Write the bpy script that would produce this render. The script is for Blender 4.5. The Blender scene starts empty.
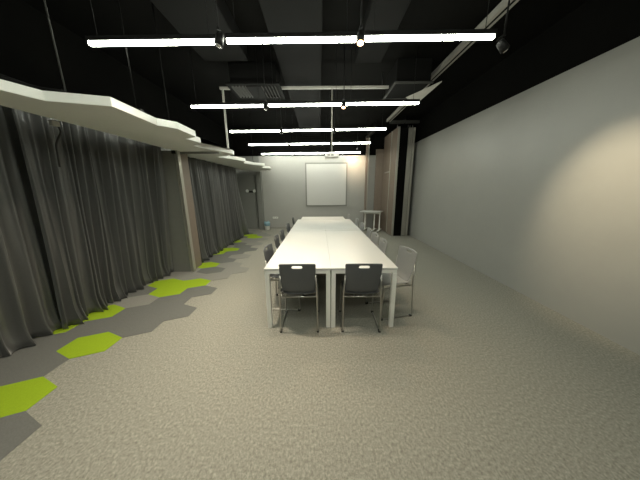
import bpy, bmesh, math, random
from mathutils import Vector, Matrix
PI = math.pi
S = bpy.context.scene
C = S.collection
random.seed(7)

# ------------------------------------------------------------------ materials
def mat(name, col, rough=.6, metal=0, noise=0, nscale=40, bump=0, bscale=200, spec=.5, sheen=0, detail=4):
    m = bpy.data.materials.new(name); m.use_nodes = True
    nt = m.node_tree; b = nt.nodes['Principled BSDF']
    b.inputs['Base Color'].default_value = (*col, 1)
    b.inputs['Roughness'].default_value = rough
    b.inputs['Metallic'].default_value = metal
    b.inputs['Specular IOR Level'].default_value = spec
    if sheen:
        b.inputs['Sheen Weight'].default_value = sheen
        b.inputs['Sheen Roughness'].default_value = .4
    tc = nt.nodes.new('ShaderNodeTexCoord')
    if noise:
        n = nt.nodes.new('ShaderNodeTexNoise'); n.inputs['Scale'].default_value = nscale
        n.inputs['Detail'].default_value = detail; n.inputs['Roughness'].default_value = .7
        nt.links.new(tc.outputs['Object'], n.inputs['Vector'])
        r = nt.nodes.new('ShaderNodeValToRGB')
        r.color_ramp.elements[0].position = .3; r.color_ramp.elements[1].position = .7
        r.color_ramp.elements[0].color = (*[c * (1 - noise) for c in col], 1)
        r.color_ramp.elements[1].color = (*[min(1, c * (1 + noise)) for c in col], 1)
        nt.links.new(n.outputs['Fac'], r.inputs['Fac'])
        nt.links.new(r.outputs['Color'], b.inputs['Base Color'])
    if bump:
        n2 = nt.nodes.new('ShaderNodeTexNoise'); n2.inputs['Scale'].default_value = bscale
        nt.links.new(tc.outputs['Object'], n2.inputs['Vector'])
        bp = nt.nodes.new('ShaderNodeBump'); bp.inputs['Strength'].default_value = bump
        bp.inputs['Distance'].default_value = .003
        nt.links.new(n2.outputs['Fac'], bp.inputs['Height'])
        nt.links.new(bp.outputs['Normal'], b.inputs['Normal'])
    return m

def emis(name, col, strength):
    m = bpy.data.materials.new(name); m.use_nodes = True
    b = m.node_tree.nodes['Principled BSDF']
    b.inputs['Base Color'].default_value = (*col, 1)
    b.inputs['Emission Color'].default_value = (*col, 1)
    b.inputs['Emission Strength'].default_value = strength
    return m

def carpet_material():
    m = bpy.data.materials.new('loop_carpet'); m.use_nodes = True
    nt = m.node_tree; N = nt.nodes; L = nt.links; b = N['Principled BSDF']
    b.inputs['Roughness'].default_value = .95; b.inputs['Specular IOR Level'].default_value = .15
    tc = N.new('ShaderNodeTexCoord')
    # heathered loops, streaked along the room
    mp = N.new('ShaderNodeMapping'); mp.inputs['Scale'].default_value = (1, .75, 1)
    L.new(tc.outputs['Object'], mp.inputs['Vector'])
    n = N.new('ShaderNodeTexNoise'); n.inputs['Scale'].default_value = 62; n.inputs['Detail'].default_value = 8
    n.inputs['Roughness'].default_value = .85
    L.new(mp.outputs['Vector'], n.inputs['Vector'])
    r = N.new('ShaderNodeValToRGB')
    e = r.color_ramp.elements
    e[0].position = .38; e[0].color = (.19, .184, .157, 1)
    e[1].position = .62; e[1].color = (.43, .418, .358, 1)
    x = e.new(.5); x.color = (.290, .283, .245, 1)
    L.new(n.outputs['Fac'], r.inputs['Fac'])
    L.new(r.outputs['Color'], b.inputs['Base Color'])
    bp = N.new('ShaderNodeBump'); bp.inputs['Strength'].default_value = .6; bp.inputs['Distance'].default_value = .006
    L.new(n.outputs['Fac'], bp.inputs['Height']); L.new(bp.outputs['Normal'], b.inputs['Normal'])
    return m

M = dict(
    carpet=carpet_material(),
    hexdark=mat('dark_grey_carpet', (.155, .157, .148), .95, noise=.13, nscale=120, bump=.4, spec=.1),
    hexlight=mat('light_grey_carpet', (.25, .247, .225), .95, noise=.13, nscale=120, bump=.4, spec=.1),
    lime=mat('lime_carpet', (.29, .42, .022), .95, noise=.08, nscale=120, bump=.4, spec=.1),
    wall=mat('grey_wall_paint', (.35, .35, .325), .42, noise=.02, nscale=3, bump=.05, spec=.45),
    farwall=mat('far_grey_wall_paint', (.345, .34, .315), .4, noise=.02, nscale=3, bump=.05, spec=.45),
    darkwall=mat('charcoal_wall_paint', (.22, .222, .205), .6, noise=.03, nscale=3),
    black=mat('black_ceiling_paint', (.0035, .0035, .003), .95, noise=.15, nscale=2, bump=.2, bscale=20, spec=.08),
    blackmetal=mat('black_metal', (.008, .008, .008), .55, metal=.0, spec=.2),
    duct=mat('dark_painted_duct', (.0034, .0034, .0031), .85, noise=.15, nscale=6, spec=.12),
    louvre=mat('dark_louvre_paint', (.035, .035, .032), .7, spec=.2),
    curtain=mat('charcoal_satin', (.092, .094, .092), .30, noise=.1, nscale=90, bump=.1, bscale=350, spec=.75, sheen=.3),
    canopy=mat('white_canopy_paint', (.72, .725, .69), .5, noise=.02, nscale=5),
    laminate=mat('white_laminate', (.58, .585, .565), .28, noise=.01, nscale=10),
    whitemetal=mat('white_powder_coat', (.80, .80, .755), .4, noise=.01, nscale=10),
    plastic=mat('charcoal_plastic', (.080, .085, .091), .45, noise=.05, nscale=60, bump=.1),
    palegrey=mat('grey_plastic', (.27, .272, .262), .42, noise=.05, nscale=60, bump=.1),
    chrome=mat('satin_steel', (.42, .41, .38), .3, metal=.85),
    rubber=mat('black_rubber', (.02, .02, .02), .7),
    brown=mat('taupe_panel', (.20, .158, .125), .5, noise=.06, nscale=12),
    leafgrey=mat('grey_panel', (.20, .20, .185), .5, noise=.04, nscale=12),
    alu=mat('anodised_aluminium', (.40, .385, .34), .4, metal=.5),
    screen=mat('screen_fabric', (.49, .482, .458), .6, noise=.01, nscale=20),
    frame=mat('screen_frame', (.20, .197, .18), .5),
    rail=mat('grey_painted_steel', (.30, .29, .26), .5, noise=.05, nscale=20),
    white=mat('white_plastic', (.70, .70, .66), .4),
    blue=mat('pale_blue_liner', (.22, .36, .42), .4, noise=.1, nscale=30),
    tube=emis('led_diffuser', (.97, 1, .86), 21),
    warm=emis('warm_lamp_face', (1, .58, .28), 6),
    warmdim=mat('lamp_reflector', (.6, .6, .6), .2, metal=.8),
    emlamp=mat('clear_lamp_head', (.75, .76, .72), .25),
)

# ------------------------------------------------------------------ helpers
def box(bm, x0, y0, z0, x1, y1, z1, mi=0, bev=0):
    vs = [bm.verts.new(p) for p in [(x0,y0,z0),(x1,y0,z0),(x1,y1,z0),(x0,y1,z0),(x0,y0,z1),(x1,y0,z1),(x1,y1,z1),(x0,y1,z1)]]
    fs = [bm.faces.new([vs[i] for i in f]) for f in [(0,3,2,1),(4,5,6,7),(0,1,5,4),(1,2,6,5),(2,3,7,6),(3,0,4,7)]]
    for f in fs: f.material_index = mi
    if bev:
        es = {e for f in fs for e in f.edges}
        bmesh.ops.bevel(bm, geom=list(es), offset=bev, segments=2, affect='EDGES', profile=.5)
    return bm

def tube(bm, pts, r, n=8, mi=0):
    pts = [Vector(p) for p in pts]
    rings = []
    up = None
    for i, p in enumerate(pts):
        a = (pts[i] - pts[i-1]).normalized() if i else (pts[1] - pts[0]).normalized()
        b = (pts[i+1] - pts[i]).normalized() if i < len(pts)-1 else a
        t = (a + b).normalized()
        if up is None:
            up = t.orthogonal().normalized()
        up = (up - t * up.dot(t)).normalized()
        sd = t.cross(up)
        k = 1 / max(.5, math.sqrt(max(.01, (1 + a.dot(b)) / 2)))
        rings.append([bm.verts.new(p + (up * math.cos(2*PI*j/n) + sd * math.sin(2*PI*j/n)) * r * (k if 0 < i < len(pts)-1 else 1)) for j in range(n)])
    for A, B in zip(rings, rings[1:]):
        for j in range(n):
            f = bm.faces.new((A[j], A[(j+1)%n], B[(j+1)%n], B[j])); f.material_index = mi; f.smooth = True
    f = bm.faces.new(rings[0][::-1]); f.material_index = mi
    f = bm.faces.new(rings[-1]); f.material_index = mi
    return bm

def fillet(pts, r=.04, n=4):
    pts = [Vector(p) for p in pts]; out = [pts[0]]
    for a, b, c in zip(pts, pts[1:], pts[2:]):
        d1 = (a-b); d2 = (c-b); q = min(r, d1.length*.45, d2.length*.45)
        p1 = b + d1.normalized()*q; p2 = b + d2.normalized()*q
        for i in range(n+1):
            t = i/n; out.append(p1*(1-t)**2 + b*2*t*(1-t) + p2*t*t)
    out.append(pts[-1]); return out

def lathe(bm, prof, n=20, mi=0, c=(0,0,0)):
    rings = [[bm.verts.new((c[0]+r*math.cos(2*PI*j/n), c[1]+r*math.sin(2*PI*j/n), c[2]+z)) for j in range(n)] for r, z in prof]
    for A, B in zip(rings, rings[1:]):
        for j in range(n):
            f = bm.faces.new((A[j], A[(j+1)%n], B[(j+1)%n], B[j])); f.material_index = mi; f.smooth = True
    bm.faces.new(rings[0][::-1]).material_index = mi; bm.faces.new(rings[-1]).material_index = mi
    return bm

def prism(bm, poly, z0, z1, mi=0):
    lo = [bm.verts.new((x, y, z0)) for x, y in poly]; hi = [bm.verts.new((x, y, z1)) for x, y in poly]
    fs = [bm.faces.new(lo[::-1]), bm.faces.new(hi)]
    n = len(poly)
    for i in range(n): fs.append(bm.faces.new((lo[i], lo[(i+1)%n], hi[(i+1)%n], hi[i])))
    for f in fs: f.material_index = mi
    return bm

def obj(name, bm, m, parent=None, loc=None, recalc=True):
    if recalc: bmesh.ops.recalc_face_normals(bm, faces=bm.faces)
    me = bpy.data.meshes.new(name); bm.to_mesh(me); bm.free()
    for x in (m if isinstance(m, (list, tuple)) else [m]): me.materials.append(x)
    o = bpy.data.objects.new(name, me); C.objects.link(o)
    if parent: o.parent = parent
    if loc: o.location = loc
    return o

def nb(): return bmesh.new()
def tag(o, label, cat, group=None, kind=None):
    o['label'] = label; o['category'] = cat
    if group: o['group'] = group
    if kind: o['kind'] = kind
    return o
def thing(name, label, cat, loc=(0,0,0), rz=0, group=None):
    o = bpy.data.objects.new(name, None); o.empty_display_size = .1; C.objects.link(o)
    o.location = loc; o.rotation_euler = (0, 0, rz)
    return tag(o, label, cat, group)
def copy_tree(o, loc=None, rz=None, label=None, group=None, parent=None, mats=None):
    c = o.copy(); C.objects.link(c)
    if parent: c.parent = parent
    if loc is not None: c.location = loc
    if rz is not None: c.rotation_euler = (0, 0, rz)
    if label: c['label'] = label
    if group: c['group'] = group
    for ch in o.children: copy_tree(ch, parent=c)
    return c
def struct(name, bm, m):
    o = obj(name, bm, m); o['kind'] = 'structure'; return o

# ------------------------------------------------------------------ the room
XL, XR, YB, YF, ZC = -3.35, 3.133, -2.6, 9.2, 3.72
b = nb(); box(b, XL-.1, YB-.1, -.1, XR+.1, YF+.1, 0); struct('floor', b, M['carpet'])
b = nb(); box(b, XL-.1, YB-.1, ZC, XR+.1, YF+.1, ZC+.1); struct('ceiling', b, M['black'])
b = nb(); box(b, XR, YB, 0, XR+.1, YF, 3.04, 0); box(b, XR, YB, 3.04, XR+.1, YF, ZC, 1)
struct('wall_right', b, [M['wall'], M['black']])
b = nb(); box(b, XL-.1, YB, 0, XL, YF, 2.6, 0); box(b, XL-.1, YB, 2.6, XL, YF, ZC, 1)
struct('wall_left', b, [M['darkwall'], M['black']])
b = nb()
box(b, -2.36, YF, 0, XR+.1, YF+.1, 2.86, 0); box(b, XL-.1, YF, 2.86, XR+.1, YF+.1, ZC, 2); box(b, XL-.1, YF, 0, -2.36, YF+.1, 2.86, 1)
struct('wall_far', b, [M['farwall'], M['darkwall'], M['black']])
b = nb(); box(b, XL-.1, YB-.1, 0, XR+.1, YB, 3.04, 0); box(b, XL-.1, YB-.1, 3.04, XR+.1, YB, ZC, 1)
struct('wall_back', b, [M['wall'], M['black']])
b = nb(); box(b, -2.2, YF-.015, 0, 1.75, YF, .07, bev=.004); struct('baseboard_far', b, M['rail'])

# the white corner column between the grey door recess and the far wall
b = nb(); box(b, -2.45, 8.98, 0, -2.27, YF, 2.28, bev=.01)
o = struct('trim_1', b, M['leafgrey'])

# ------------------------------------------------------------------ hexagonal carpet border
RX, RY = .5/math.sqrt(3), .212
def hexpoly(cx, cy, s=1):
    return [(cx + .25*s*math.cos(a)/math.cos(PI/6), cy + RY*s*math.sin(a)) for a in [PI/6 + i*PI/3 for i in range(6)]]
def cell(k, x): return (x, 1.46 + .318*k)
D, L = 'D', 'L'
cells = {
 -3:[(-2.225,D),(-2.725,D)], -2:[(-2.475,D)], -1:[(-2.225,D),(-2.725,D)], 0:[(-2.975,D)], 1:[(-2.725,D)], 2:[(-2.975,D)],
 3:[(-2.725,D),(-2.225,D)], 4:[(-2.475,D),(-1.975,D)], 5:[(-3.225,L),(-2.725,L),(-2.225,D)],
 6:[(-2.975,D),(-1.975,D)], 7:[(-3.225,L)], 8:[(-2.975,L),(-2.475,L),(-1.975,L)], 9:[(-2.725,L),(-2.225,D),(-1.725,L)],
 10:[(-2.975,L),(-1.975,L)], 11:[(-2.725,D),(-2.225,D)], 12:[(-2.975,D),(-2.475,D),(-1.975,L)],
 13:[(-2.225,D)], 14:[(-2.975,L),(-1.975,D)], 15:[(-2.725,L),(-2.225,D)], 16:[(-2.475,D),(-2.975,D),(-1.975,L)],
 17:[(-2.225,L)], 18:[(-2.475,L),(-2.975,D),(-1.975,L)], 19:[(-2.725,D)], 20:[(-2.975,D),(-1.975,L)], 21:[(-2.725,D),(-2.225,L)],
 22:[(-2.475,L),(-2.975,D)], 23:[(-2.725,L)]}
b = nb()
for k, row in cells.items():
    for x, t in row:
        cx, cy = cell(k, x); prism(b, hexpoly(cx, cy), 0.0, .004, 0 if t == D else 1)
for k in range(-3, 24):
    if k % 2: 
        if k in (5, 7, 3): continue
        cx, cy = cell(k, -3.225)
        prism(b, [(max(px, XL+.01), py) for px, py in hexpoly(cx, cy)], 0, .004, 0)
struct('floor', b, [M['hexdark'], M['hexlight']])
lime = [(0,-2.475,'lime green hexagonal carpet tile nearest the camera, cut by left edge of photo'),
 (2,-2.475,'single lime hexagonal carpet tile, second from the camera, clear of the curtain'),
 (3,-3.225,'lime carpet tile sliver mostly hidden under the near curtain hem'),
 (4,-2.975,'lime carpet tile half under the near curtain hem, behind the single second tile'),
 (6,-2.475,'lowest lime carpet tile of the three joined in front of the wall panel post'),
 (7,-2.725,'left upper lime carpet tile of the cluster of three before the panel post'),
 (7,-2.225,'right upper lime carpet tile of the cluster of three before the panel post'),
 (10,-2.475,'lone lime carpet tile just right of the panel post foot'),
 (13,-2.725,'left tile of the lime pair beside the start of the far curtain'),
 (14,-2.475,'right tile of the lime pair beside the start of the far curtain'),
 (17,-2.725,'small lone lime carpet tile halfway along the far curtain hem'),
 (19,-2.225,'nearer and right one of the last two lime tiles near the far wall'),
 (20,-2.475,'lime carpet tile farthest from the camera near the emergency lamp wall')]
for k, x, lab in lime:
    cx, cy = cell(k, x); b = nb()
    prism(b, [(px-cx, py-cy) for px, py in hexpoly(cx, cy)], 0, .005)
    tag(obj('carpet_tile', b, M['lime'], loc=(cx, cy, 0)), lab, 'carpet tile', 'lime green hexagonal carpet tiles')

# ------------------------------------------------------------------ curtains
def curtain(x0, y0, y1, z1, seed, label, flare=0.0, lean=0.0, pitch=.125, sweep0=0.0, endin=0.0, topin=0.0):
    rnd = random.Random(seed)
    ks = []; y = y0
    while y < y1:
        w = pitch * rnd.uniform(.6, 1.5); ks.append((y, w, rnd.uniform(.5, 1.2), rnd.uniform(-.5,.5))); y += w
    tot = y - y0; sc = (y1-y0)/tot
    nper = 12; nz = 30; b = nb(); cols = []
    for fi, (yy, w, amp, dr) in enumerate(ks):
        for j in range(nper + (1 if fi == len(ks)-1 else 0)):
            t = j/nper; s = (yy - y0 + w*t)*sc; u = s/(y1-y0)
            col = []
            for iz in range(nz+1):
                v = 1 - iz/nz                       # 1 at top
                z = .012 + (z1-.012)*v
                a = amp * (.042 + .018*(1-v))
                f = math.sin(2*PI*(t + .10*dr*math.sin(3.1*v + fi)))
                f = math.copysign(abs(f)**.8, f)
                X = x0 + a*f + lean*(1-v) + topin*v + .018*math.sin(fi*1.7 + 4*v) + .012*math.sin(s*9+2.4*v)*(1-v)
                if v < .10: X += (1-v/.10)**2 * (.045 + .035*math.sin(s*21+seed))
                Y = y0 + s + .03*dr*(1-v)*math.sin(fi) + .012*math.cos(2*PI*t)*(1+.5*(1-v))
                if flare: Y += flare*(u**6)*(1-v)**1.6
                if sweep0: Y -= sweep0*((1-u)**6)*(1-v)**1.6
                X += endin*u**5*(.95+.05*v)
                X += .007*math.sin(2*PI*(t*2.0+fi*.37)+1.5*v)*v
                col.append(b.verts.new((X, Y, z)))
            cols.append(col)
    for A, B in zip(cols, cols[1:]):
        for i in range(nz):
            f = b.faces.new((A[i], B[i], B[i+1], A[i+1])); f.smooth = True
    o = obj('curtain', b, M['curtain'])
    m = o.modifiers.new('thickness', 'SOLIDIFY'); m.thickness = .004; m.offset = 0
    return tag(o, label, 'curtain', 'charcoal floor length curtains along the left wall')
curtain(-3.17, -.9, 2.37, 2.62, 3, 'charcoal satin curtain nearest the camera at the left edge, with wide folds', flare=.0, pitch=.125, topin=.19)
curtain(-3.07, 2.34, 4.20, 2.62, 11, 'charcoal satin curtain between the hanging black clip and the grey panel post', flare=.0, pitch=.10, endin=.14, topin=.17)
curtain(-2.76, 4.78, 7.75, 2.285, 5, 'charcoal satin curtain on the far side of the grey panel post', flare=.60, lean=.05, pitch=.12)
b = nb(); tube(b, [(-2.9, -1, 2.645), (-2.9, 4.15, 2.645)], .014); 
tag(obj('curtain_rail', b, M['blackmetal']), 'black rail above the nearer curtains behind the white canopy', 'rail')

# black cord clip hanging at the joint between near curtains
t = thing('curtain_tieback', 'black clip and cord hanging at the top of the near curtain joint', 'tieback', (-2.66, 2.46, 2.28))
b = nb(); box(b, -.02, -.035, -.03, .02, .035, .02, bev=.006); obj('clip', b, M['alu'], t)
b = nb(); tube(b, fillet([(0, .03, -.02), (-.01, .055, -.07), (-.04, .0, -.2), (-.08, .02, -.42)], .05), .008); obj('cord', b, M['rubber'], t)

# ------------------------------------------------------------------ wall panel box with metal edge between the curtains
t = thing('partition_panel', 'grey folded wall panel with bright aluminium edge between the two curtain runs', 'partition', (-2.955, 4.25, 0))
b = nb(); box(b, -.42, .0, .0, .36, .07, 2.295); obj('front_leaf', b, M['leafgrey'], t)
b = nb(); box(b, .31, .075, .0, .36, .42, 2.295); obj('side_leaf', b, M['brown'], t)
b = nb(); box(b, .365, -.012, 0, .385, .075, 2.298, bev=.003); box(b, .395, -.012, 0, .425, .075, 2.298, bev=.003); box(b,.383,.01,0,.397,.075,2.29,1)
obj('edge_profile', b, [M['alu'], M['blackmetal']], t)
b = nb(); box(b, .33, -.03, 2.24, .39, .0, 2.297, bev=.004); obj('bracket', b, M['blackmetal'], t)

# ------------------------------------------------------------------ white canopy
front = [(-2.2,-.9),(-2.35,-.4),(-1.95,-.1),(-2.0,.5),(-2.32,.85),(-2.24,1.45),(-2.21,1.75),(-2.14,1.95),(-1.73,2.08),(-1.76,2.66),(-1.63,2.81),(-1.64,3.22),(-1.84,3.33),
 (-1.78,3.62),(-2.03,3.86),(-1.72,4.73),(-1.74,4.86),(-2.22,5.14),(-1.97,5.66),(-1.87,5.99),(-2.05,6.35),(-1.90,6.86),(-1.66,7.15),(-1.9,7.7),(-1.72,8.1),(-1.74,8.45),(-1.98,8.92)]
back = [(-2.85,8.95),(-2.85,4.95),(-2.62,4.80),(-2.60,2.4),(-2.66,-.9)]
b = nb(); prism(b, front+back, 2.30, 2.375)
bmesh.ops.triangulate(b, faces=[f for f in b.faces if len(f.verts) > 4])
cn = obj('canopy', b, M['canopy'])
m = cn.modifiers.new('bevel', 'BEVEL'); m.width = .005; m.segments = 2; m.limit_method = 'ANGLE'; m.angle_limit = .5
tag(cn, 'long white canopy shelf with zigzag hexagonal edge above the curtains', 'canopy')
b = nb(); box(b, -2.6, 4.4, 2.262, -1.86, 4.44, 2.298); tag(obj('support_beam', b, M['leafgrey']), 'thin grey beam under the canopy right of the panel post', 'beam')
rods = [(-2.13, 2.12, 'thin dark hanging rod above the first corner of the white canopy'), (-1.80, 2.45, 'thin dark hanging rod above the canopy, second from the camera'),
        (-1.83, 3.0, 'faint hanging rod behind the widest part of the white canopy'), (-1.95, 6.95, 'short hanging rod above the far end of the canopy')]
for x, y, lab in rods:
    t = thing('suspension_rod', lab, 'rod', (x, y, 2.376), group='rods hanging the canopy from the ceiling')
    b = nb(); tube(b, [(0,0,0),(0,0,ZC-2.377)], .006); obj('rod', b, M['duct'] if y > 2.2 else M['louvre'], t)
    b = nb(); box(b, -.05,-.02,0,.05,.02,.02); obj('foot_plate', b, M['blackmetal'], t)
b = nb(); tube(b, fillet([(-2.5,-.8,2.46),(-2.42,1.2,2.46),(-2.3,2.05,2.42),(-2.12,2.09,2.41)], .1), .022)
tag(obj('cable_conduit', b, M['duct']), 'dark cable conduit lying along the top of the near canopy', 'conduit')

# ------------------------------------------------------------------ ceiling steelwork
t = thing('ceiling_frame', 'pale square steel bar crossing the ceiling with legs down to canopy', 'steel frame', (0, 4.75, 3.47))
b = nb(); box(b, -1.86, -.022, -.022, 1.42, .022, .022, bev=.004); obj('crossbar', b, M['rail'], t)
b = nb(); box(b, -1.825, -.016, -1.093, -1.793, .016, -.0225, bev=.004); obj('drop_leg', b, M['rail'], t)
for x in (-1.5, -.2, 1.2):
    b = nb(); tube(b, [(x,0,.023),(x,0,ZC-3.472)], .01); obj('hanger', b, M['blackmetal'], t)
def track(x0, x1, y0, y1, z, label):
    t = thing('partition_track', label, 'track', (0, 0, z))
    b = nb(); box(b, x0, y0, 0, x1, y1, .075)
    obj('rail', b, M['rail'] if y1-y0 > 3 else M['louvre'], t)
    b = nb(); box(b, (x0+x1)/2-.012, y0, -.006, (x0+x1)/2+.012, y1, -.001); obj('slot', b, M['duct'], t)
    for i in range(6):
        y = y0 + (y1-y0)*(i+.5)/6; b = nb(); tube(b, [((x0+x1)/2, y, .076), ((x0+x1)/2, y, ZC-z-.002)], .012); obj('hanger', b, M['blackmetal'], t)
    return t
track(2.065, 2.175, 1.2, 7.45, 3.58, 'long grey sliding partition track running along the ceiling at right')
track(2.2, 3.1, 7.48, 7.60, 3.56, 'short cross track over the stacked partition leaves')
track(1.78, 1.88, 7.7, 9.15, 3.45, 'far ceiling track leading to the slim post beside the screen wall')

# air conditioner cassette with louvres
t = thing('air_conditioner', 'black louvred ceiling air unit above the second row of lights', 'air conditioner', (-1.13, 4.62, 3.36))
b = nb(); box(b, -.40,-.26,.03,.40,.26,ZC-3.362, bev=.01); obj('casing', b, M['duct'], t)
b = nb(); box(b, -.46,-.32,0,.46,-.25,.028); box(b,-.46,.25,0,.46,.32,.028); box(b,-.46,-.25,0,-.40,.25,.028); box(b,.40,-.25,0,.46,.25,.028); obj('trim_frame', b, M['leafgrey'] if 0 else M['duct'], t)
for i in range(14):
    if i in (5,6,7,8): continue
    x = -.37 + i*.74/13
    b = nb(); box(b, -.006,-.245,-.02,.006,.245,.02); o = obj('louvre', b, M['louvre'], t, (x,0,.0)); o.rotation_euler = (0, .7 if i < 7 else -.7, 0)
b = nb(); box(b, -.13,-.24,-.01,.13,.24,.02); obj('grille_plate', b, M['duct'], t)
t = thing('duct_hood', 'dark ceiling duct hood with pale slanted side near the right track', 'duct', (1.62, 4.62, 3.36))
b = nb(); box(b, -.30,-.34,.0,.28,.34,ZC-3.362, bev=.01); obj('casing', b, M['duct'], t)
b = nb(); box(b, -.34,-.38,-.03,-.31,.38,.0); box(b,-.31,-.38,-.03,.31,-.35,0); box(b,-.31,.35,-.03,.31,.38,0); obj('trim_frame', b, M['louvre'], t)
b = nb(); vs = [b.verts.new(p) for p in [(.10,.30,-.005),(.30,.36,-.14),(.46,-.36,-.005),(.10,.30,.0),(.30,.36,-.12),(.46,-.36,.01)]]
for f in [(0,1,2),(5,4,3),(0,3,4,1),(1,4,5,2),(2,5,3,0)]: b.faces.new([vs[i] for i in f])
obj('side_flap', b, M['rail'], t)
# ducts under the ceiling
for x0, x1, y0, y1, z0, lab in [(-.62,.05,-1,9.0,3.52,'broad dark duct running lengthwise above the table, left one'), (.58,1.0,-1,4.1,3.56,'dark duct running lengthwise above the table, right and shorter one'),
        (-1.72,-1.06,-1,3.9,3.5,'dark duct above the left half of the room, over the canopy edge')]:
    b = nb(); box(b, x0, y0, z0, x1, y1, ZC-.002, bev=.015); tag(obj('air_duct', b, M['duct']), lab, 'duct', 'dark ducts under the black ceiling')

# ------------------------------------------------------------------ linear lights
ROWS = [2.37, 3.973, 5.576, 7.179, 8.70, .767, -.836]  # last two rows are out of view, added to brighten the near floor
names = ['nearest row', 'second row', 'third row', 'fourth row', 'farthest row', 'added unseen row above the camera', 'added unseen row behind the camera']
LX = [(-2.10,3.72),(-2.07,3.70),(-2.06,3.62),(-2.14,3.72),(-2.14,3.68),(-2.1,3.7),(-2.1,3.7)]
proto = None
SEG = 1.165
for r, y in enumerate(ROWS):
    x0, w = LX[r]; pitch = w/3
    for s in range(3):
        cx = x0 + pitch*(s+.5)
        z = (2.87 if r == 4 else 2.915) + .012*(s-1)
        lab = '%s white linear light of the %s of ceiling lights' % (['left', 'middle', 'right'][s], names[r])
        g = 'white linear ceiling lights in five rows'
        if proto is None:
            t = thing('linear_light', lab, 'light', (cx, y, z), group=g); proto = t
            b = nb(); box(b, -SEG/2, -.018, -.008, SEG/2, .018, .024, bev=.006); obj('diffuser', b, M['tube'], t)
            b = nb(); box(b, -SEG/2, -.018, .0245, SEG/2, .018, .06); obj('housing', b, M['blackmetal'], t)
            for q in (-1, 1):
                b = nb(); box(b, q*(SEG/2+.008)-.0075, -.02, -.01, q*(SEG/2+.008)+.0075, .02, .062, bev=.003); obj('end_cap', b, M['blackmetal'], t)
                b = nb(); tube(b, [(q*.5,0,.061),(q*.5,0,ZC-z-.014)], .003, 6); obj('suspension_wire', b, M['blackmetal'], t)
        else:
            t = copy_tree(proto, loc=(cx, y, z), label=lab, group=g)
        if r == 4:
            for q in t.children:
                if q.name.startswith('suspension_wire'): q.scale = (1, 1, 1.055)
        t.rotation_euler = (0, -math.radians(.35), 0)

def spotlamp(x, y, z, target, lit, label, power=0, size=50, blend=.6, col=(1,.72,.45)):
    t = thing('spotlight', label, 'spotlight', (x, y, z), group='small spotlights between the linear lights')
    d = (Vector(target) - Vector((x, y, z))).normalized()
    q = d.to_track_quat('-Z', 'Y')
    b = nb(); tube(b, [(0,0,ZC-z-.003),(0,0,.03)], .0075); box(b,-.012,-.01,.074,.012,.078,.088); obj('stem', b, M['blackmetal'], t)
    b = nb(); lathe(b, [(.02,.05),(.032,.045),(.036,0),(.038,-.045),(.030,-.046),(.028,-.03)][::-1], 16)
    h = obj('lamp_head', b, M['blackmetal'], t); h.rotation_mode = 'QUATERNION'; h.rotation_quaternion = q
    b = nb(); lathe(b, [(.027,-.047),(.027,-.05),(.020,-.056),(.004,-.059)], 16); f = obj('lamp_face', b, M['warm'] if lit else M['warmdim'], t); f.rotation_mode = 'QUATERNION'; f.rotation_quaternion = q
    if power:
        l = bpy.data.lights.new('spot_beam', 'SPOT'); l.energy = power; l.color = col; l.spot_size = math.radians(size); l.spot_blend = blend; l.shadow_soft_size = .03
        lo = bpy.data.objects.new('spot_beam', l); C.objects.link(lo); lo.parent = t
        lo.rotation_mode = 'QUATERNION'; lo.rotation_quaternion = q; lo.location = d*.075
    return t
spotlamp(.373, 2.308, 2.903, (.2, 1.4, 0), True, 'lit warm spotlight glaring at the right joint of the nearest light row', 25, 95, 1)
spotlamp(.397, 3.911, 2.903, (.0, 3.0, 0), True, 'lit warm spotlight glaring at the right joint of the second light row', 28, 95, 1)
spotlamp(-.867, 2.308, 2.895, (-1.5, 1.9, 0), False, 'unlit looking spotlight at the left joint of the nearest light row', 85, 110, 1, (1,.86,.66))
spotlamp(1.675, 2.37, 2.87, (3.13, 2.42, 1.42), False, 'spotlight at the right end of the nearest light row, turned to the wall', 75, 54, 1, (1,.82,.56))
spotlamp(-.837, 3.911, 2.895, (-1.5, 4.0, 0), False, 'spotlight at the left joint of the second light row', 40, 100, 1, (1,.86,.66))
spotlamp(.353, 5.508, 2.90, (.2, 6.6, .75), False, 'spotlight at the right joint of the third light row', 45, 60, 1)
spotlamp(1.35, 8.42, 2.90, (1.45, 9.2, 2.52), False, 'spotlight beside the farthest light row, aimed at the wall right of the screen', 28, 90, 1)
spotlamp(-.853, 5.508, 2.895, (-1.5, 6.6, 0), False, 'spotlight at the left joint of the third light row', 30, 100, 1, (1,.86,.66))

# ------------------------------------------------------------------ projector and screen
t = thing('projector', 'white projector hung from a pole before the far screen', 'projector', (.255, 4.75, 2.215))
b = nb(); box(b, -.135,-.11,0,.135,.11,.085, bev=.015); obj('body', b, M['white'], t)
b = nb(); b2 = lathe(b, [(.03,0),(.035,.01),(.03,.025)], 14); o = obj('lens', b, M['rubber'], t, (.05, .11, .04)); o.rotation_euler = (-PI/2, 0, 0)
b = nb(); box(b, -.06,-.05,.086,.06,.05,.11, bev=.004); obj('mount_plate', b, M['white'], t)
b = nb(); tube(b, [(0,-.0,.111),(0,-.0,3.446-2.215)], .014, 12); obj('pole', b, M['rail'], t)
for q in (-.09, -.02):
    b = nb(); box(b, q, -.1125, .03, q+.05, -.1105, .055); obj('vent_slot', b, M['frame'], t)

t = thing('projection_screen', 'square white projection screen in thin grey frame on far wall', 'screen', (.28, 9.17, .91))
b = nb(); box(b, -.78,-.008,.05,.78,.008,1.64); obj('screen_surface', b, M['screen'], t)
b = nb()
box(b,-.83,-.02,0,.83,.02,.05); box(b,-.83,-.02,1.64,.83,.02,1.69); box(b,-.83,-.02,.05,-.78,.02,1.64); box(b,.78,-.02,.05,.83,.02,1.64)
obj('screen_frame', b, M['frame'], t)

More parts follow.
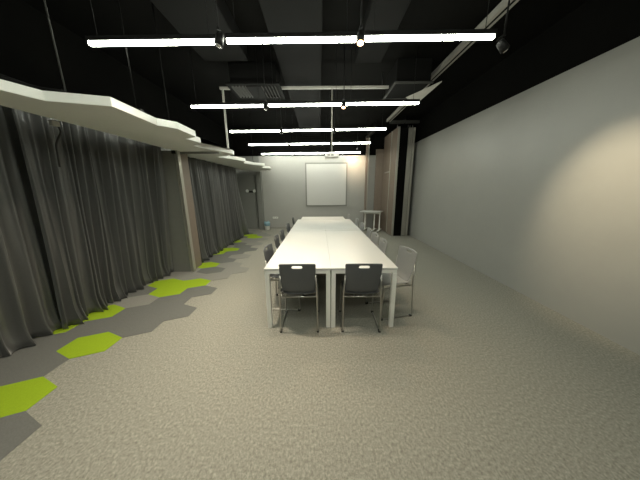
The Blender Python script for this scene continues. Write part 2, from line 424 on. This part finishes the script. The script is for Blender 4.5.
# small far wall items
t = thing('wall_socket', 'small white double socket plate low on the far wall', 'socket', (-1.82, 9.19, .42))
b = nb(); box(b, -.11,-.008,0,.11,.008,.075, bev=.003); obj('plate', b, M['white'], t)
for q in (-.055,.055):
    b = nb(); box(b, q-.015,-.0105,.025,q+.015,-.0085,.05); obj('outlet', b, M['frame'], t)
t = thing('waste_bin', 'small white bin with pale blue liner at the foot of the corner column', 'bin', (-2.1, 8.86, 0))
b = nb(); lathe(b, [(.085,0),(.09,.005),(.11,.23),(.115,.235),(.10,.236),(.08,.02)], 20); obj('bucket', b, M['white'], t)
b = nb(); lathe(b, [(.117,.19),(.122,.24),(.125,.29),(.10,.345),(.06,.33),(.02,.31)], 14); 
for v in b.verts: v.co.x *= 1 + .08*math.sin(v.co.y*60); v.co.z += .02*math.sin(v.co.x*45)
obj('liner', b, M['blue'], t)
t = thing('emergency_light', 'twin headed emergency lamp on the dark wall left of the corner column', 'emergency light', (-2.72, 9.12, 1.52))
b = nb(); box(b, -.08,-.03,-.045,.08,.079,.03, bev=.01); obj('battery_box', b, M['rubber'], t)
for q in (-1, 1):
    b = nb(); lathe(b, [(.02,-.04),(.05,-.02),(.062,.02),(.05,.03)], 14); o = obj('lamp_head', b, M['emlamp'], t, (q*.145, -.02, .02)); o.rotation_euler = (PI/2, 0, 0)

# door in the dark far-left wall
b = nb(); box(b, -3.28, 9.165, 0, -2.58, 9.199, 2.1, bev=.004); o = struct('door_1', b, M['darkwall'])

# ------------------------------------------------------------------ stacked folding partition at right
def leaf(x0, x1, y0, y1, z1, label, side, hw=False):
    t = thing('partition_panel', label, 'partition', ((x0+x1)/2, y0, 0), group='tall sliding partition leaves stacked at the right')
    w = (x1-x0)/2
    b = nb(); box(b, -w, .032, .02, w, y1-y0, z1); obj('leaf', b, side, t)
    b = nb(); box(b, -w-.004, 0, .01, -w*.25, .031, z1+.01, bev=.004); box(b, w*.25, 0, .01, w+.004, .031, z1+.01, bev=.004); box(b,-w*.25+.001,.012,.01,w*.25-.001,.031,z1)
    obj('edge_profile', b, M['alu'], t)
    b = nb(); tube(b, [(0,.2,z1+.001),(0,.2,3.557-0)], .012); obj('trolley', b, M['chrome'], t)
    if hw:
        b = nb(); box(b, -w-.022, .55, .02, -w-.001, .60, z1, bev=.003); obj('mullion', b, M['alu'], t)
        b = nb(); box(b, -w-.014, .601, 2.15, -w-.001, 1.2, 2.19); obj('rail_strip', b, M['alu'], t)
    return t
leaf(2.46, 2.52, 7.50, 8.98, 3.46, 'brown faced partition leaf with pale edge, leftmost of the stack', M['brown'], True)
leaf(2.80, 2.86, 7.50, 8.75, 3.43, 'grey partition leaf just right of the dark gap in the stack', M['leafgrey'])
leaf(2.875, 2.93, 7.53, 8.75, 3.43, 'grey partition leaf in the middle right of the stack', M['leafgrey'])
leaf(2.945, 3.0, 7.50, 8.75, 3.43, 'grey partition leaf closest to the right wall', M['leafgrey'])
b = nb(); box(b, 2.526, 7.53, .01, 2.792, 8.7, 3.45); tag(obj('gap_shade_block', b, M['black']), 'black block added as shade in the gap between partition leaves', 'partition')  # black block stands in for the deep shade between the leaves
t = thing('partition_post', 'slim brown post from floor to track right of the screen wall', 'post', (1.84, 9.0, 0))
b = nb(); box(b, -.05,-.06,0,.02,.06,3.44); obj('post', b, M['brown'], t)
b = nb(); box(b, .021,-.065,0,.06,.0,3.44, bev=.004); obj('edge_profile', b, M['alu'], t)
b = nb(); box(b, 2.18, 9.02, 0, 2.98, 9.08, 3.05); tag(obj('partition_panel', b, M['brown']), 'brown partition leaf turned across the recess behind the side table', 'partition')

# ------------------------------------------------------------------ tables
def table(cx, cy, w, d, h, label, rz=0, group='white meeting tables pushed together'):
    t = thing('table', label, 'table', (cx, cy, 0), rz, group)
    b = nb(); box(b, -w/2, -d/2, h-.025, w/2, d/2, h, bev=.003); obj('tabletop', b, M['laminate'], t)
    b = nb(); i = .006; s = .05
    for (x0,y0,x1,y1) in ((-w/2+i,-d/2+i,w/2-i,-d/2+i+.03),(-w/2+i,d/2-i-.03,w/2-i,d/2-i),(-w/2+i,-d/2+i+.03,-w/2+i+.03,d/2-i-.03),(w/2-i-.03,-d/2+i+.03,w/2-i,d/2-i-.03)):
        box(b, x0, y0, h-.065, x1, y1, h-.0255)
    obj('apron', b, M['whitemetal'], t)
    for sx in (-1,1):
        for sy in (-1,1):
            x = sx*(w/2-.004-s/2); y = sy*(d/2-.004-s/2)
            b = nb(); box(b, x-s/2, y-s/2, 0, x+s/2, y+s/2, h-.0655, bev=.003); obj('leg', b, M['whitemetal'], t)
    return t
table(-.252, 3.49, .7492, 2.27, .75, 'white table at the near left of the joined block, with a chair at its end')
table(.498, 3.49, .7492, 2.27, .75, 'white table at the near right of the joined block, with a chair at its end')
table(-.252, 5.525, .7492, 1.78, .75, 'white table at the left of the joined block, behind the near left one')
table(.498, 5.525, .7492, 1.78, .75, 'white table at the right of the joined block, behind the near right one')
table(.10, 6.735, 1.28, .60, .75, 'white table set crosswise at the far end of the joined block')

# tilting side table by the partition
t = thing('side_table', 'white wheeled side table standing alone before the partition recess', 'table', (2.00, 8.52, 0), math.radians(-28))
b = nb(); box(b, -.40,-.27,.735,.36,.27,.765, bev=.004); obj('tabletop', b, M['laminate'], t)
b = nb(); box(b, -.30,-.02,.66,.33,.02,.70); obj('crossbar', b, M['whitemetal'], t)
for x in (.10, .30):
    b = nb(); box(b, x-.018,-.018,.07,x+.018,.018,.66); box(b, x-.03,-.03,.70,x+.03,.03,.735); obj('leg', b, M['whitemetal'], t)
box_leg = nb(); box(box_leg, -.278,-.018,.07,-.242,.018,.66); obj('leg', box_leg, M['whitemetal'], t)
for x in (.10, -.26):
    b = nb(); box(b, x-.03,-.28,.045,x+.03,.28,.07, bev=.008); f = obj('foot', b, M['whitemetal'], t); f.location = (0,0,0)
    for y in (-.25,.25):
        b = nb(); lathe(b, [(.022,-.012),(.022,.012)], 12); w_ = obj('castor', b, M['rubber'], f, (x, y, .0225)); w_.rotation_euler = (0, PI/2, 0)
b = nb(); box(b, .27,-.28,.045,.33,.28,.07, bev=.008); f = obj('foot', b, M['whitemetal'], t)
for y in (-.25,.25):
    b = nb(); lathe(b, [(.022,-.012),(.022,.012)], 12); w_ = obj('castor', b, M['rubber'], f, (.30, y, .0225)); w_.rotation_euler = (0, PI/2, 0)

# ------------------------------------------------------------------ chairs (sitter faces +Y, origin on the floor at the middle)
def back_bm():
    b = nb(); nx, nz = 14, 14; g = {}
    for i in range(nx+1):
        for k in range(nz+1):
            u = -1 + 2*i/nx; v = k/nz
            w = .190 + .009*v - .012*math.exp(-((v-.15)/.2)**2)
            x = w*u; z = .455 + .398*v - .012*u*u*(v > .9)
            y = -.205 - .085*v + .03*u*u + .03*math.sin(PI*v)*-.5 + (.035*(1-v/.15)**2 if v < .15 else 0)
            g[i,k] = (x, y, z)
    hole = {(i, k) for i in range(5, 9) for k in (12,)}
    # rounded hole rim
    vs = {}
    def V(i,k):
        if (i,k) not in vs: vs[i,k] = b.verts.new(g[i,k])
        return vs[i,k]
    for i in range(nx):
        for k in range(nz):
            if (i,k) in hole: continue
            f = b.faces.new((V(i,k),V(i+1,k),V(i+1,k+1),V(i,k+1))); f.smooth = True
    return b
def seat_bm():
    b = nb(); n = 12; g = {}
    for i in range(n+1):
        for j in range(n+1):
            u = -1+2*i/n; v = -1+2*j/n
            w = .212 - .018*max(0,v)**3
            x = w*u; y = .215*v - .0
            z = .455 + .018*abs(u)**3 - (.035*max(0,(v-.6)/.4)**2) + (.03*max(0,(-v-.7)/.3)**2) - .008*(1-u*u)
            # round the corners
            r = (abs(u)*abs(v))**6
            x *= 1-.06*r; y *= 1-.06*r
            g[i,j] = b.verts.new((x,y,z))
    for i in range(n):
        for j in range(n):
            f = b.faces.new((g[i,j],g[i+1,j],g[i+1,j+1],g[i,j+1])); f.smooth = True
    return b
def make_chair(pl, label, loc, rz, group):
    t = thing('stacking_chair', label, 'chair', loc, rz, group)
    o = obj('backrest', back_bm(), pl, t)
    m = o.modifiers.new('thick','SOLIDIFY'); m.thickness = .010; m.offset = 0
    m = o.modifiers.new('smooth','SUBSURF'); m.levels = 1; m.render_levels = 1
    o = obj('seat', seat_bm(), pl, t)
    m = o.modifiers.new('thick','SOLIDIFY'); m.thickness = .012; m.offset = 0
    m = o.modifiers.new('smooth','SUBSURF'); m.levels = 1; m.render_levels = 1
    for s in (-1,1):
        b = nb(); x = s*.207
        tube(b, fillet([(x*.93,-.243,.70),(x,-.226,.46),(x*1.03,-.245,.012),(x*1.03,.20,.012),(x,.165,.425),(x*.96,-.20,.432)], .035), .0095, 8)
        o = obj('leg_frame', b, M['chrome'], t)
        for y in (-.225,.185):
            b = nb(); box(b, x*1.03-.013, y-.018, 0, x*1.03+.013, y+.018, .026, bev=.005); obj('glide', b, M['rubber'], o)
    for y, z in ((.165,.415),(-.19,.425)):
        b = nb(); tube(b, [(-.2,y,z),(.2,y,z)], .009, 8); obj('crossbar', b, M['chrome'], t)
    return t
G1 = 'charcoal chairs at the near end and left side of the table'
ch = make_chair(M['plastic'], 'charcoal plastic chair with back to camera at the near left table end', (-.242, 2.51, 0), 0, G1)
copy_tree(ch, (.474, 2.505, 0), math.radians(-1.5), 'charcoal plastic chair with back to camera at the near right table end')
leftc = [(-.455, 2.97, 'charcoal chair on the left side of the table, nearest the camera', -4), (-.46, 3.66, 'charcoal chair on the left side of the table, second from the camera', 2),
  (-.45, 4.12, 'charcoal chair on the left side of the table, third from the camera', 0), (-.45, 4.95, 'charcoal chair on the left side of the table, fourth from the camera', -2),
  (-.45, 6.02, 'charcoal chair on the left side of the table, farthest from the camera', 3)]
for x, y, lab, a in leftc:
    copy_tree(ch, (x, y, 0), -PI/2 + math.radians(a), lab)
G2 = 'paler grey chairs along the right side of the table'
cr = make_chair(M['palegrey'], 'grey plastic chair at the near right corner, pulled out from the table', (.895, 2.75, 0), PI/2 + math.radians(13), G2)
rightc = [(.715, 3.33, 'grey chair on the right side of the table, second from the camera', 0), (.71, 3.805, 'grey chair on the right side of the table, third from the camera', 2),
  (.71, 4.30, 'grey chair on the right side of the table, fourth from the camera', -2), (.71, 5.02, 'grey chair on the right side of the table, fifth from the camera', 1),
  (.71, 5.75, 'grey chair on the right side of the table, sixth from the camera', 0), (.62, 6.74, 'grey chair on the right side of the table, farthest from the camera', 0)]
for x, y, lab, a in rightc:
    copy_tree(cr, (x, y, 0), PI/2 + math.radians(a), lab)

# ------------------------------------------------------------------ world, camera, view
w = bpy.data.worlds.new('World'); S.world = w; w.use_nodes = True
w.node_tree.nodes['Background'].inputs[0].default_value = (.02, .02, .02, 1)
f, th, yaw, roll, h = 223.29, .22707, .00124, -.00747, 1.61889
c_, s_ = math.cos(th), math.sin(th); cy, sy = math.cos(yaw), math.sin(yaw)
F = Vector((sy*c_, cy*c_, -s_)); R = Vector((cy, -sy, 0)); U = R.cross(F)
R2 = R*math.cos(roll) + U*math.sin(roll); U2 = -R*math.sin(roll) + U*math.cos(roll)
cam = bpy.data.cameras.new('camera'); co = bpy.data.objects.new('camera', cam); C.objects.link(co)
mt = Matrix((R2, U2, -F)).transposed().to_4x4(); mt.translation = Vector((0, 0, h)); co.matrix_world = mt
cam.sensor_width = 36; cam.lens = f/640*36; cam.clip_start = .02
S.camera = co
S.view_settings.view_transform = 'Standard'; S.view_settings.look = 'None'
S.view_settings.exposure = 1.27; S.view_settings.gamma = 1; S.view_settings.use_curve_mapping = False
